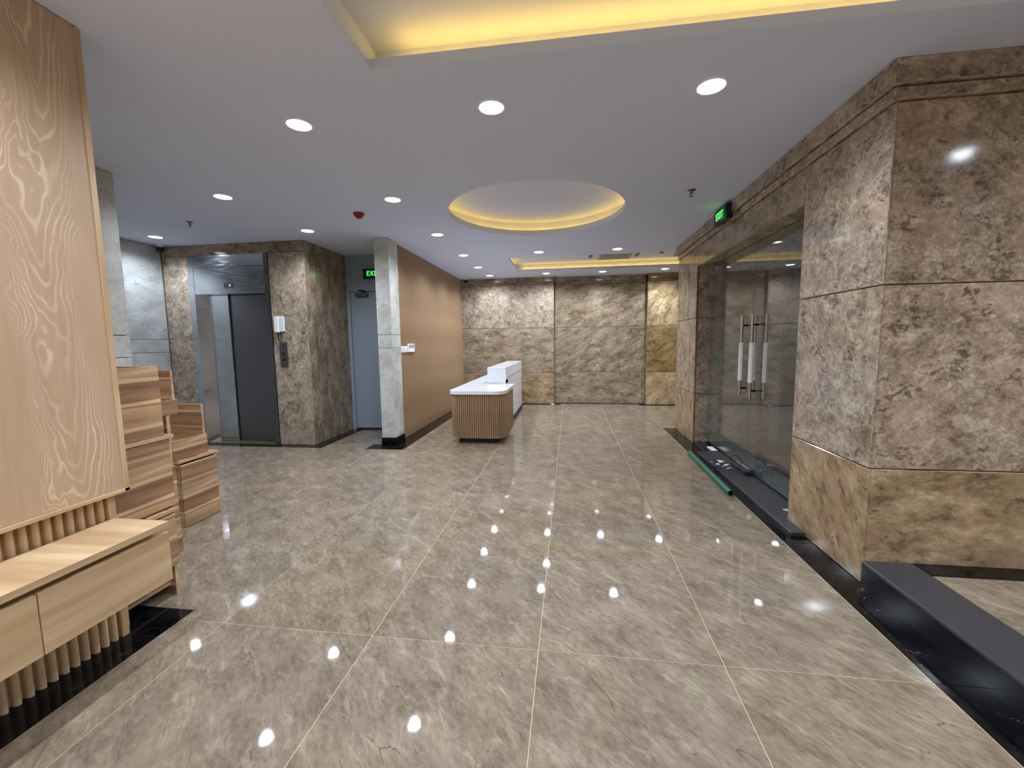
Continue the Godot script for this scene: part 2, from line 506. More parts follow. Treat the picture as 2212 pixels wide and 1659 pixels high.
# ------------------------------------------------------------------ floor
func build_floor() -> void:
	var f := setting("floor", "polished grey beige stone look tile floor with pale joints")
	boxpart("grout_bed", Vector3(-9, -0.12, -8.2), Vector3(7.5, -0.0015, 5.2), 0.0, M.grout, f)
	var T := 0.8
	var k := 0
	for i in range(-8, 6):
		for j in range(-2, 10):
			var x0 := i * T
			var z1 := -j * T
			var x1 := x0 + T
			var z0 := z1 - T
			if z0 < -7.6: z0 = -7.6
			if i >= 2 and z0 > -5.0: continue     # platform, door wall and outside
			if x1 < -5.7: continue
			if x1 < -3.3 and z1 <= -4.0: continue  # behind the lift wall
			if x1 < -2.3 and z1 <= -4.7: continue
			if x1 < -2.0 and z1 > 0.9: continue
			var m := mb(0.625, Vector2(posmod(i * 7 + j * 3, 2) * 0.43 + 0.05, posmod(i * 5 + j, 3) * 0.31 + 0.1), deg_to_rad(-48.0))
			var cx := (x0 + x1) * 0.5
			var cz := (z0 + z1) * 0.5
			m.box(Vector3(0, -0.006, 0), Vector3(x1 - x0 - 0.003, 0.012, z1 - z0 - 0.003), 0.0008)
			var o := put("tile", m.mesh(), M.floor[(i * 3 + j * 5 + 400) % 4], f)
			o.position = Vector3(cx, 0, cz)
			k += 1
	# black marble borders let into the floor
	var b := setting("trim_1", "black marble border strip along the granite door wall")
	var zs := [-5.02, -4.0, -2.4, -1.2, -0.8, 0.0, 0.8, 1.6, 3.0]
	for q in zs.size() - 1:
		boxpart("strip", Vector3(1.6025, -0.012, zs[q] + 0.001), Vector3(1.79, 0.002, zs[q + 1] - 0.001), 0.0008, M.black, b, 0.8, Vector2(q * 0.37, q * 0.21), 0.4)
	b = setting("trim_2", "black marble border strip in front of the fluted wood wall")
	boxpart("strip", Vector3(-2.30, -0.012, -0.072), Vector3(-1.838, 0.002, 0.131), 0.0008, M.black, b, 0.8, Vector2(0.2, 0.6), 0.5)
	for q in 3:
		boxpart("strip", Vector3(-2.03, -0.012, 0.133 + q * 0.8), Vector3(-1.838, 0.002, 0.931 + q * 0.8), 0.0008, M.black, b, 0.8, Vector2(q * 0.4, 0.1), 0.5)
	b = setting("trim_3", "black marble border strip round the lift wall")
	boxpart("strip", Vector3(-5.50, -0.012, ZE), Vector3(-3.19, 0.002, ZE + 0.13), 0.0008, M.black, b, 0.8, Vector2(0.7, 0.3), 0.0)
	boxpart("strip", Vector3(-3.35, -0.012, -4.55), Vector3(-3.19, 0.002, ZE - 0.001), 0.0008, M.black, b, 0.8, Vector2(0.1, 0.8), 0.0)
	b = setting("trim_4", "black marble border strip below the slatted wood wall")
	boxpart("strip", Vector3(-2.56, -0.012, -3.62), Vector3(-2.03, 0.002, -3.38), 0.0008, M.black, b, 0.8, Vector2(0.4, 0.5), 0.0)
	for q in 3:
		boxpart("strip", Vector3(-2.26, -0.012, -3.622 - (q + 1) * 1.2 + 0.002), Vector3(-2.03, 0.002, -3.622 - q * 1.2), 0.0008, M.black, b, 0.8, Vector2(0.4 + q * 0.3, 0.9), 0.0)

# ------------------------------------------------------------------ ceiling with three lit recesses
func csg_box(parent: Node, a: Vector3, b: Vector3, op: int) -> void:
	var c := CSGBox3D.new()
	c.name = "block"
	c.size = (b - a).abs()
	c.position = (a + b) * 0.5
	c.operation = op
	c.material = M.ceiling
	parent.add_child(c, true)

func csg_cyl(parent: Node, c0: Vector3, r: float, h: float) -> void:
	var c := CSGCylinder3D.new()
	c.name = "ring"
	c.radius = r
	c.height = h
	c.sides = 96
	c.position = c0
	c.operation = CSGShape3D.OPERATION_SUBTRACTION
	c.material = M.ceiling
	parent.add_child(c, true)

const CIRC := Vector3(-0.22, 0, -2.90)
func build_ceiling() -> void:
	var c := CSGCombiner3D.new()
	c.name = "ceiling"
	c.set_meta("kind", "structure")
	c.set_meta("label", "pale grey painted ceiling with recessed coves")
	add_child(c)
	csg_box(c, Vector3(-9, HC, -8.2), Vector3(7.5, 3.2, 5.2), CSGShape3D.OPERATION_UNION)
	var S := CSGShape3D.OPERATION_SUBTRACTION
	# large recess over the entrance
	csg_box(c, Vector3(-0.855, HC - 0.1, -0.38), Vector3(2.75, 2.835, 3.4), S)
	csg_box(c, Vector3(-0.90, 2.825, -0.54), Vector3(2.80, 2.96, 3.5), S)
	# recess by the back wall
	csg_box(c, Vector3(-0.87, HC - 0.1, -6.68), Vector3(3.6, 2.83, -5.27), S)
	csg_box(c, Vector3(-1.01, 2.818, -6.83), Vector3(3.7, 2.935, -5.13), S)
	# round recess
	csg_cyl(c, Vector3(CIRC.x, HC, CIRC.z), 0.935, 0.14)
	csg_cyl(c, Vector3(CIRC.x, 2.832 + 0.065, CIRC.z), 1.08, 0.13)
	# LED strips lying on the ledges
	var warm := C(255, 196, 84)
	var t := thing("led_strip", "warm yellow light strip hidden in the round ceiling recess", "light strip", Vector3(CIRC.x, 2.839, CIRC.z))
	var ring := []
	for i in 65: ring.append(Vector3(cos(TAU * i / 64.0) * 1.045, 0.0, sin(TAU * i / 64.0) * 1.045))
	var m := mb()
	m.tube(ring, 0.006, 6)
	put("led_tape", m.mesh(), M.led, t)
	for i in 16: omni(t, Vector3(cos(TAU * i / 16.0) * 1.045, 0.006, sin(TAU * i / 16.0) * 1.045), warm, 0.0006)
	t = thing("led_strip", "warm yellow light strip hidden behind edge of the large recess over the entrance", "light strip", Vector3(0.3, 2.833, -0.47))
	m = mb()
	m.tube([Vector3(-1.05, 0, 0), Vector3(0, 0, 0), Vector3(2.4, 0, 0)], 0.006, 6)
	put("led_tape", m.mesh(), M.led, t)
	for i in 17: omni(t, Vector3(-0.95 + i * 0.2, 0.012, 0), warm, 0.0022)
	t = thing("led_strip", "warm yellow light strip hidden in the long recess by the back wall", "light strip", Vector3(1.3, 2.825, -6.795))
	m = mb()
	m.tube([Vector3(-2.1, 0, 0), Vector3(0, 0, 0), Vector3(2.3, 0, 0)], 0.006, 6)
	m.tube([Vector3(-2.275, 0, 0.1), Vector3(-2.275, 0, 1.4)], 0.006, 6)
	put("led_tape", m.mesh(), M.led, t)
	for i in 16: omni(t, Vector3(-2.05 + i * 0.28, 0.004, 0), warm, 0.0006)
	for i in 5: omni(t, Vector3(-2.275, 0.004, 0.2 + i * 0.27), warm, 0.0006)

# ------------------------------------------------------------------ back wall
func cornice_z(parent: Node3D, x0: float, x1: float, z: float, m: Material, sd: int) -> void:
	slab(parent, Vector3(x0 - 0.01, 2.62, z - 0.05), Vector3(x1 + 0.01, 2.665, z + 0.018), m, sd, 0.0, 0.42, 0.001)
	slab(parent, Vector3(x0 - 0.02, 2.665, z - 0.05), Vector3(x1 + 0.02, HC, z + 0.036), m, sd + 1, 0.0, 0.42, 0.001)

func build_back_wall() -> void:
	var w := setting("wall_back", "brown polished granite back wall with horizontal joints")
	boxpart("core", Vector3(-2.6, 0, -7.9), Vector3(4.6, HC, -7.60), 0.0, M.joint, w)
	boxpart("core", Vector3(-2.6, 0, -7.62), Vector3(-0.195, HC, -7.492), 0.0, M.joint, w)
	boxpart("core", Vector3(1.775, 0, -7.62), Vector3(4.6, HC, -7.492), 0.0, M.joint, w)
	var rows := [0.0, 0.70, 1.69, 2.62]
	var ml := [M.wave_tan, M.wave, M.granite]
	var mm := [M.wave, M.wave, M.wave]
	var mr := [M.cream, M.wave_gold, M.cream]
	for r in 3:
		slab(w, Vector3(-2.25, rows[r], -7.50), Vector3(-0.19, rows[r + 1], ZB), ml[r], 3 + r * 5, 0.0)
		slab(w, Vector3(-0.19, rows[r], -7.61), Vector3(1.77, rows[r + 1], -7.585), mm[r], 9 + r * 4, [0.0, 0.5, 0.35][r])
		slab(w, Vector3(1.77, rows[r], -7.50), Vector3(3.0, rows[r + 1], ZB), mr[r], 5 + r * 7, [0.8, 0.3, 0.9][r])
		slab(w, Vector3(3.0, rows[r], -7.50), Vector3(4.5, rows[r + 1], ZB), mr[r], 6 + r * 7, 0.0)
	# returns of the two projecting bays
	for r in 3:
		slab(w, Vector3(-0.215, rows[r], -7.60), Vector3(-0.188, rows[r + 1], -7.50), ml[r], 2 + r, 0.0)
		slab(w, Vector3(1.768, rows[r], -7.60), Vector3(1.795, rows[r + 1], -7.50), M.wave, 4 + r, 0.0)
	var t := setting("trim_5", "stepped brown granite cornice at the top of the back wall")
	cornice_z(t, -2.25, -0.19, ZB, M.wave, 12)
	cornice_z(t, -0.15, 1.73, -7.585, M.wave, 15)
	cornice_z(t, 1.79, 4.5, ZB, M.wave_gold, 18)
	var bb := setting("baseboard_back", "thin black stone base line of the back wall")
	boxpart("strip", Vector3(-2.25, 0.0, -7.47), Vector3(-0.06, 0.012, -7.38), 0.001, M.black, bb, 0.8)
	boxpart("strip", Vector3(-0.19, 0.0, -7.58), Vector3(1.77, 0.012, -7.56), 0.001, M.black, bb, 0.8)
	boxpart("strip", Vector3(1.62, 0.0, -7.47), Vector3(4.5, 0.012, -7.38), 0.001, M.black, bb, 0.8)

# ------------------------------------------------------------------ right side: column, glass doors, platform
func cornice_x(parent: Node3D, x: float, z0: float, z1: float, m: Material, sd: int) -> void:
	slab(parent, Vector3(x + 0.05, 2.585, z0), Vector3(x - 0.018, 2.645, z1), m, sd, 0.0, 0.42, 0.0)
	slab(parent, Vector3(x + 0.05, 2.65, z0), Vector3(x - 0.036, HC, z1), m, sd + 1, 0.0, 0.42, 0.0)

func build_right_side() -> void:
	var w := setting("wall_right", "brown granite wall and columns round the glass doors")
	var z0 := -0.73
	boxpart("core", Vector3(XW + 0.02, 0, -1.53), Vector3(7.4, HC, z0 - 0.02), 0.0, M.joint, w)
	boxpart("core", Vector3(XW + 0.02, 2.35, -4.10), Vector3(2.28, HC, -1.5), 0.0, M.joint, w)
	boxpart("core", Vector3(XW + 0.02, 0, -4.98), Vector3(2.83, HC, -4.07), 0.0, M.joint, w)
	var rows := [0.0, 0.67, 1.67, 2.585]
	var ml := [M.wave_tan, M.granite, M.granite]
	var mf := [M.wave_tan, M.granite_pink, M.granite_pink]
	for r in 3:
		# near column: face to the lobby, end face, reveal
		slab(w, Vector3(XW, rows[r], -1.55), Vector3(XW + 0.025, rows[r + 1], z0), ml[r], 20 + r * 3, [0.9, 0.5, 0.2][r])
		slab(w, Vector3(XW + 0.002, rows[r], z0 - 0.025), Vector3(3.2, rows[r + 1], z0), mf[r], 31 + r * 5, [0.0, 0.25, -0.3][r])
		slab(w, Vector3(3.2, rows[r], z0 - 0.025), Vector3(5.2, rows[r + 1], z0), mf[r], 33 + r * 5, 0.0)
		slab(w, Vector3(XW + 0.026, rows[r], -1.55), Vector3(2.9, rows[r + 1], -1.53), M.granite, 40 + r, 0.0)
		# far pillar: face, reveal, end
		slab(w, Vector3(XW, rows[r], -5.0), Vector3(XW + 0.025, rows[r + 1], -4.05), [M.wave_tan, M.granite_pink, M.wave][r], 50 + r * 2, 1.3)
		slab(w, Vector3(XW + 0.026, rows[r], -4.07), Vector3(2.10, rows[r + 1], -4.05), [M.granite, M.granite, M.granite][r], 60 + r * 3, 0.9)
		slab(w, Vector3(2.10, rows[r], -4.07), Vector3(2.85, rows[r + 1], -4.05), [M.wave, M.granite, M.wave][r], 66 + r * 3, 0.4)
		slab(w, Vector3(XW + 0.026, rows[r], -5.0), Vector3(2.85, rows[r + 1], -4.98), M.wave_tan, 70 + r, 0.0)
		slab(w, Vector3(2.83, rows[r], -4.98), Vector3(2.855, rows[r + 1], -4.07), M.wave, 75 + r, 0.0)
	# lintel over the doors
	slab(w, Vector3(XW, 2.33, -4.05), Vector3(XW + 0.025, 2.585, -1.95), M.wave, 81, 0.0)
	slab(w, Vector3(XW, 2.33, -1.95), Vector3(XW + 0.025, 2.585, -1.55), M.granite, 83, 0.0)
	slab(w, Vector3(XW + 0.026, 2.33, -4.05), Vector3(1.962, 2.35, -1.55), M.wave, 85, 0.0)
	slab(w, Vector3(1.978, 2.33, -4.05), Vector3(2.30, 2.35, -1.55), M.wave, 86, 0.0)
	var t := setting("trim_6", "stepped brown granite cornice above the doors and column")
	cornice_x(t, XW, -5.0, -2.9, M.wave, 90)
	cornice_x(t, XW, -2.9, z0 - 0.05, M.granite, 92)
	slab(t, Vector3(XW - 0.018, 2.585, z0 - 0.05), Vector3(5.2, 2.645, z0 + 0.018), M.granite_pink, 94, 0.0, 0.42, 0.0)
	slab(t, Vector3(XW - 0.036, 2.65, z0 - 0.05), Vector3(5.2, HC, z0 + 0.036), M.granite_pink, 95, 0.0, 0.42, 0.0)
	slab(t, Vector3(XW - 0.036, 2.65, -5.036), Vector3(2.86, HC, -5.001), M.wave, 96, 0.0, 0.42, 0.0)
	# raised platform to the right of the column
	var p := setting("floor_platform", "raised platform with black granite step edge and beige tiles")
	boxpart("riser", Vector3(XW, 0.0, -0.728), Vector3(XW + 0.02, 0.118, 5.0), 0.0, M.black_plain, p)
	boxpart("core", Vector3(XW + 0.02, 0.0, -0.728), Vector3(7.4, 0.12, 5.0), 0.0, M.grout, p)
	var zz := [-0.728, 0.9, 2.6, 5.0]
	for q in 3:
		boxpart("step_edge", Vector3(XW - 0.006, 0.118, zz[q] + 0.001), Vector3(2.03, 0.140, zz[q + 1] - 0.001), 0.004, M.step_top, p)
	boxpart("strip", Vector3(2.031, 0.118, -0.727), Vector3(5.2, 0.1385, -0.60), 0.001, M.black, p, 0.8, Vector2(0.3, 0.1), 0.0)
	for i in 4:
		for j in 5:
			var m := mb(0.625, Vector2(i * 0.31 + 0.2, j * 0.43 + 0.15), deg_to_rad(-48))
			m.span(Vector3(2.033 + i * 0.8, 0.12, -0.597 + j * 0.8), Vector3(2.83 + i * 0.8, 0.1385, 0.20 + j * 0.8), 0.0008)
			put("tile", m.mesh(), M.floor[(i + j) % 4], p)
	# threshold of the glass doors
	var th := setting("floor_threshold", "dark granite threshold slab under the glass doors")
	boxpart("slab", Vector3(1.69, 0.0, -3.50), Vector3(1.955, 0.030, -1.30), 0.003, M.step_top, th)
	boxpart("slab", Vector3(1.962, 0.0, -4.05), Vector3(2.32, 0.030, -1.55), 0.003, M.black_plain, th)
	boxpart("slab", Vector3(1.79, 0.0, -4.05), Vector3(1.955, 0.026, -3.503), 0.003, M.black_plain, th)
	# two glass leaves
	glass_leaf("door_1", -2.775, -4.045, -2.87, "frameless glass door leaf hung by the narrow far granite pillar")
	glass_leaf("door_2", -2.765, -1.552, -2.62, "frameless glass door leaf hung by the big granite column")

func glass_leaf(called: String, zj: float, zh: float, zhandle: float, label: String) -> void:
	var d := setting(called, label)
	tag(d, "", "door")
	var lo := minf(zj, zh)
	var hi := maxf(zj, zh)
	boxpart("glass_pane", Vector3(1.964, 0.045, lo), Vector3(1.976, 2.329, hi), 0.001, M.glass, d)
	var sg := 1.0 if zh > zj else -1.0
	for y in [0.045, 2.25]:
		boxpart("patch_fitting", Vector3(1.952, y, zh - sg * 0.17), Vector3(1.988, y + 0.05, zh), 0.004, M.chrome, d)
	# pull handles: a bar on each side of the glass, two spacers, grip still wrapped in film
	for x in [1.905, 2.035]:
		var h := Node3D.new()
		h.name = "handle"
		d.add_child(h, true)
		h.position = Vector3(x, 0, zhandle)
		var m := mb()
		m.lathe(Vector3.ZERO, [[0.0, 0.80], [0.016, 0.80], [0.016, 1.63], [0.0, 1.63]], 16)
		put("bar", m.mesh(), M.chrome, h)
		m = mb()
		m.lathe(Vector3.ZERO, [[0.016, 0.96], [0.021, 0.962], [0.021, 1.353], [0.016, 1.355]], 16)
		put("grip_film", m.mesh(), M.paper, h)
		m = mb()
		var dx: float = 1.97 - x
		for y in [0.93 - 0.05, 1.53]:
			m.tube([Vector3(0, y, 0), Vector3(dx * 0.9, y, 0)], 0.009, 10)
		put("spacer", m.mesh(), M.steel_dark, h)

# ------------------------------------------------------------------ left side: fluted wood wall and panel
func build_left_side() -> void:
	var w := setting("wall_left", "fluted oak wall below the large ash veneer panel")
	boxpart("core", Vector3(-2.34, 0, 0.125), Vector3(-2.031, HC, 5.0), 0.0, M.oak, w)
	var fl := mb(1.0, Vector2(0.3, 0.2), PI / 2)
	var prof := PackedVector2Array()
	for i in 9:
		var a := PI * i / 8.0
		prof.append(Vector2(sin(a) * 0.018 - (0.014 if i == 0 or i == 8 else 0.0), -cos(a) * 0.0128))
	fl.prism(prof, 0.003, HC - 0.005)
	var fm := fl.mesh()
	for i in 34:
		var o := put("flute", fm, M.oak, w)
		o.position = Vector3(-2.018, 0, 0.178 + i * 0.040)
	boxpart("end_post", Vector3(-2.031, 0.003, 0.126), Vector3(-1.994, HC - 0.004, 0.158), 0.002, M.oak, w, 1.0, Vector2(0.1, 0.1), PI / 2)
	var p := thing("wall_panel", "tall ash veneer panel with arched grain hung on the fluted wall", "wood panel", Vector3.ZERO)
	var m := mb()
	m.us = 1.0
	# face with its own uv so the crowns stand upright
	m.span(Vector3(-1.993, 0.716, 0.085), Vector3(-1.965, HC - 0.002, 1.72), 0.004)
	for i in m.v.size():
		m.u[i] = Vector2((m.v[i].z - 0.085) / 0.92 + 0.02, (HC - m.v[i].y) / 2.06)
	put("veneer_board", m.mesh(), M.panel, p)
	boxpart("edge_band", Vector3(-1.966, 0.712, 0.081), Vector3(-1.961, HC - 0.004, 0.104), 0.0015, M.edge, p, 1.0, Vector2(0.4, 0.3), PI / 2)
	boxpart("edge_band", Vector3(-1.966, 0.710, 0.081), Vector3(-1.961, 0.728, 1.72), 0.0015, M.edge, p)
	# pale marble pier between the lift lobby and the left wing
	w = setting("wall_pier", "pale grey marble pier beside the lift lobby")
	boxpart("core", Vector3(-5.52, 0, -1.23), Vector3(-3.47, HC, -0.40), 0.0, M.marble_joint, w)
	var rows := [0.0, 1.31, 1.49, HC]
	for r in 3:
		slab(w, Vector3(-3.47, rows[r], -1.25), Vector3(-3.45, rows[r + 1], -0.40), M.marble, 5 + r, 0.5, 0.55)
		slab(w, Vector3(-4.4, rows[r], -1.25), Vector3(-3.471, rows[r + 1], -1.23), M.marble, 15 + r, 0.4, 0.55)
		slab(w, Vector3(-5.50, rows[r], -1.25), Vector3(-4.4, rows[r + 1], -1.23), M.marble, 18 + r, 0.4, 0.55)
		slab(w, Vector3(-4.4, rows[r], -0.40), Vector3(-3.47, rows[r + 1], -0.38), M.marble, 8 + r, 0.4, 0.55)
	w = setting("wall_lobby", "pale grey marble wall beside the lift")
	boxpart("core", Vector3(-5.9, 0, -3.8), Vector3(-5.52, HC, -1.23), 0.0, M.marble_joint, w)
	for r in 3:
		slab(w, Vector3(-5.52, rows[r], -3.5), Vector3(-5.50, rows[r + 1], -1.25), M.marble_cool, 25 + r, 0.2, 0.55)

# ------------------------------------------------------------------ lift
func build_lift() -> void:
	var w := setting("wall_lift", "brown granite wall round the steel lift entrance")
	boxpart("core", Vector3(-5.9, 0, -4.6), Vector3(-5.12, HC, ZE - 0.02), 0.0, M.joint, w)
	boxpart("core", Vector3(-3.87, 0, -4.6), Vector3(-3.37, HC, ZE - 0.02), 0.0, M.joint, w)
	boxpart("core", Vector3(-5.12, 2.64, -4.6), Vector3(-3.87, HC, ZE - 0.02), 0.0, M.joint, w)
	boxpart("core", Vector3(-5.12, 0, -4.6), Vector3(-3.87, HC, -4.0), 0.0, M.joint, w)
	slab(w, Vector3(-5.50, 0, ZE - 0.022), Vector3(-5.10, 2.63, ZE), M.granite, 101, 1.2)
	slab(w, Vector3(-3.885, 0, ZE - 0.022), Vector3(-3.352, 2.63, ZE), M.granite, 107, 1.4)
	slab(w, Vector3(-5.50, 2.63, ZE - 0.022), Vector3(-3.352, HC, ZE + 0.004), M.wave, 104, 0.0)
	slab(w, Vector3(-3.372, 0, -4.55), Vector3(-3.35, HC, ZE - 0.001), M.wave, 109, 1.5)
	var d := setting("door_3", "brushed steel lift doors in a wide polished steel frame")
	tag(d, "", "lift door")
	var zf := ZE - 0.005
	# frame: mirror-polished left reveal with its bright reflection put into lighter steel, right reveal, head
	var m := mb()
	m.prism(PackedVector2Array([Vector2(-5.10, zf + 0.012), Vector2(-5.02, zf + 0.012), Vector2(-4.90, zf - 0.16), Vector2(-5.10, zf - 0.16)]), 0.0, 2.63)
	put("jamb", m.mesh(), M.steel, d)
	m = mb()
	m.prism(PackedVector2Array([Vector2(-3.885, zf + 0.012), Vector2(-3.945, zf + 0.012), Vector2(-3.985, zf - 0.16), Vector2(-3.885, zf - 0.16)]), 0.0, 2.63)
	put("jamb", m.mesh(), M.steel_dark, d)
	boxpart("head_panel", Vector3(-5.018, 2.47, zf - 0.10), Vector3(-3.947, 2.63, zf + 0.008), 0.002, M.steel, d)
	var tr := boxpart("transom_panel", Vector3(-5.018, 2.105, zf - 0.10), Vector3(-3.947, 2.465, zf + 0.008), 0.002, M.steel, d)
	boxpart("display", Vector3(-4.56, 2.18, zf + 0.006), Vector3(-4.42, 2.25, zf + 0.012), 0.002, M.dark, tr)
	m = mb()
	m.span(Vector3(-4.475, 2.20, zf + 0.0115), Vector3(-4.462, 2.232, zf + 0.013))
	m.span(Vector3(-4.482, 2.213, zf + 0.0115), Vector3(-4.455, 2.219, zf + 0.013))
	put("display_digit", m.mesh(), M.digit, tr)
	boxpart("door_panel", Vector3(-4.935, 0.012, zf - 0.155), Vector3(-4.635, 2.20, zf - 0.125), 0.003, M.steel, d)  # bright reflection painted as a lighter steel than the neighbouring leaf
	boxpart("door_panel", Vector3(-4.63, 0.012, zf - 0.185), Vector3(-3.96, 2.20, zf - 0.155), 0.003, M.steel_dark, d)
	boxpart("sill", Vector3(-4.99, 0.0, zf - 0.20), Vector3(-3.95, 0.010, zf + 0.0), 0.001, M.brass, d)
	boxpart("shaft_back", Vector3(-5.1, 0.0, zf - 0.3), Vector3(-3.88, 2.64, zf - 0.24), 0.0, M.dark, d)
	# call panel and handset
	var c := thing("lift_call_panel", "dark steel lift call panel with round buttons on the granite", "call panel", Vector3(-3.732, 1.26, ZE))
	boxpart("plate", Vector3(-0.056, -0.168, 0), Vector3(0.056, 0.168, 0.012), 0.003, M.steel_dark, c)
	for q in [[0.115, 0.012], [0.015, 0.026], [-0.065, 0.024]]:
		m = mb()
		m.lathe(Vector3(0, q[0], 0.012), [[q[1], 0.0], [q[1], 0.004], [q[1] * 0.8, 0.005], [0.0, 0.004]], 20, Vector3.BACK)
		put("button", m.mesh(), M.dark, c)
	c = thing("intercom_handset", "white wall intercom handset with coiled cord above the lift call panel", "intercom", Vector3(-3.752, 1.672, ZE))
	boxpart("base_plate", Vector3(0.002, -0.10, 0), Vector3(0.064, 0.106, 0.028), 0.006, M.white, c)
	m = mb()
	m.prism(PackedVector2Array([Vector2(-0.064, 0.0), Vector2(-0.003, 0.0), Vector2(-0.003, 0.052), Vector2(-0.012, 0.058), Vector2(-0.055, 0.058), Vector2(-0.064, 0.052)]), -0.105, 0.106)
	put("handset", m.mesh(), M.white, c)
	var cord := []
	for i in 33:
		var a := TAU * i / 32.0
		cord.append(Vector3(-0.012 + sin(a) * 0.022, -0.165 + cos(a) * 0.062, 0.02))
	m = mb()
	m.tube(cord, 0.005, 6)
	put("cord", m.mesh(), M.white, c)

# ------------------------------------------------------------------ grey door, white column, slatted wall
func build_far_left() -> void:
	var w := setting("wall_passage", "grey painted end wall of the passage beside the lift")
	boxpart("wall_face", Vector3(-3.40, 2.23, -4.75), Vector3(-2.405, HC, -4.55), 0.0, M.wall_grey, w)
	boxpart("wall_face", Vector3(-3.40, 0, -4.75), Vector3(-3.325, 2.23, -4.55), 0.0, M.wall_grey, w)
	boxpart("wall_face", Vector3(-2.45, 0, -4.75), Vector3(-2.405, 2.23, -4.55), 0.0, M.wall_grey, w)
	var d := setting("door_4", "plain grey metal door with a closer at the end of the passage")
	tag(d, "", "door")
	boxpart("leaf", Vector3(-3.30, 0.03, -4.61), Vector3(-2.46, 2.21, -4.565), 0.003, M.door_grey, d)
	boxpart("door_frame", Vector3(-3.325, 0.0, -4.62), Vector3(-3.303, 2.23, -4.54), 0.002, M.wall_grey, d)
	boxpart("door_frame", Vector3(-3.325, 2.213, -4.62), Vector3(-2.45, 2.235, -4.54), 0.002, M.wall_grey, d)
	var cl := boxpart("door_closer", Vector3(-3.20, 2.13, -4.565), Vector3(-3.0, 2.18, -4.51), 0.006, M.steel_dark, d)
	var m := mb()
	m.tube([Vector3(-3.05, 2.19, -4.53), Vector3(-2.98, 2.20, -4.44), Vector3(-3.15, 2.235, -4.55)], 0.009, 6)
	put("closer_arm", m.mesh(), M.steel_dark, cl)
	boxpart("door_sill", Vector3(-3.32, 0.0, -4.60), Vector3(-2.46, 0.018, -4.545), 0.001, M.steel_dark, d)
	# slim white marble column at the end of the slatted wall
	w = setting("wall_column", "slim pale marble column with black stone base")
	boxpart("core", Vector3(-2.405, 0, -4.55), Vector3(-2.27, HC, -3.62), 0.0, M.marble_joint, w)
	var rows := [0.10, 1.33, 1.51, HC]
	for r in 3:
		slab(w, Vector3(-2.42, rows[r], -3.62), Vector3(-2.222, rows[r + 1], -3.60), M.marble, 41 + r, 0.3, 0.55)
		slab(w, Vector3(-2.237, rows[r], -3.90), Vector3(-2.215, rows[r + 1], -3.602), M.marble, 45 + r, 0.3, 0.55)
		slab(w, Vector3(-2.42, rows[r], -4.55), Vector3(-2.40, rows[r + 1], -3.622), M.marble, 48 + r, 0.3, 0.55)
	boxpart("base_block", Vector3(-2.425, 0.0, -3.90), Vector3(-2.21, 0.10, -3.595), 0.003, M.black, w, 0.8)
	# slatted wood wall behind the desk
	w = setting("wall_slatted", "narrow vertical brown wood slats covering the wall behind the reception desk")
	boxpart("core", Vector3(-2.5, 0, -7.9), Vector3(-2.270, HC, -3.90), 0.0, M.slat, w)
	m = mb(1.0, Vector2(0.2, 0.4), PI / 2)
	m.box(Vector3(0, HC * 0.5, 0), Vector3(0.030, HC - 0.006, 0.027), 0.005)
	var sm := m.mesh()
	m = mb(1.0, Vector2(0.7, 0.1), PI / 2)
	m.box(Vector3(0, HC * 0.5, 0), Vector3(0.030, HC - 0.006, 0.027), 0.005)
	var sm2 := m.mesh()
	for i in 80:
		var o := put("slat", sm if i % 3 else sm2, M.slat, w)
		o.position = Vector3(-2.2555, 0, -3.925 - i * 0.0447)

# ------------------------------------------------------------------ what closes the room outside the frame
func build_outer_shell() -> void:
	var w := setting("wall_rear", "pale wall behind the viewer")
	boxpart("face", Vector3(-9, 0, 5.0), Vector3(7.5, HC, 5.2), 0.0, M.marble, w, 0.5)
	w = setting("wall_wing", "pale end wall of the left wing")
	boxpart("face", Vector3(-5.8, 0, -1.23), Vector3(-5.5, HC, 5.0), 0.0, M.marble, w, 0.5)
	w = setting("wall_platform", "pale wall at the end of the raised platform")
	boxpart("face", Vector3(7.2, 0, -0.75), Vector3(7.4, HC, 5.0), 0.0, M.paint, w)
	w = setting("wall_alcove", "granite side wall of the alcove by the back wall")
	boxpart("face", Vector3(4.5, 0, -7.9), Vector3(4.7, HC, -4.9), 0.0, M.wave, w, 0.42)
	boxpart("face", Vector3(2.86, 0, -5.0), Vector3(4.7, HC, -4.9), 0.0, M.wave, w, 0.42)
	# night outside the glass doors
	var g := setting("floor_outside", "dark red brown paving outside the glass doors")
	for j in 4:
		for i in 4:
			boxpart("paver", Vector3(2.325 + i * 0.6, -0.02, -1.56 - (j + 1) * 0.62), Vector3(2.92 + i * 0.6, 0.018, -1.565 - j * 0.62), 0.002, M.red_floor, g)

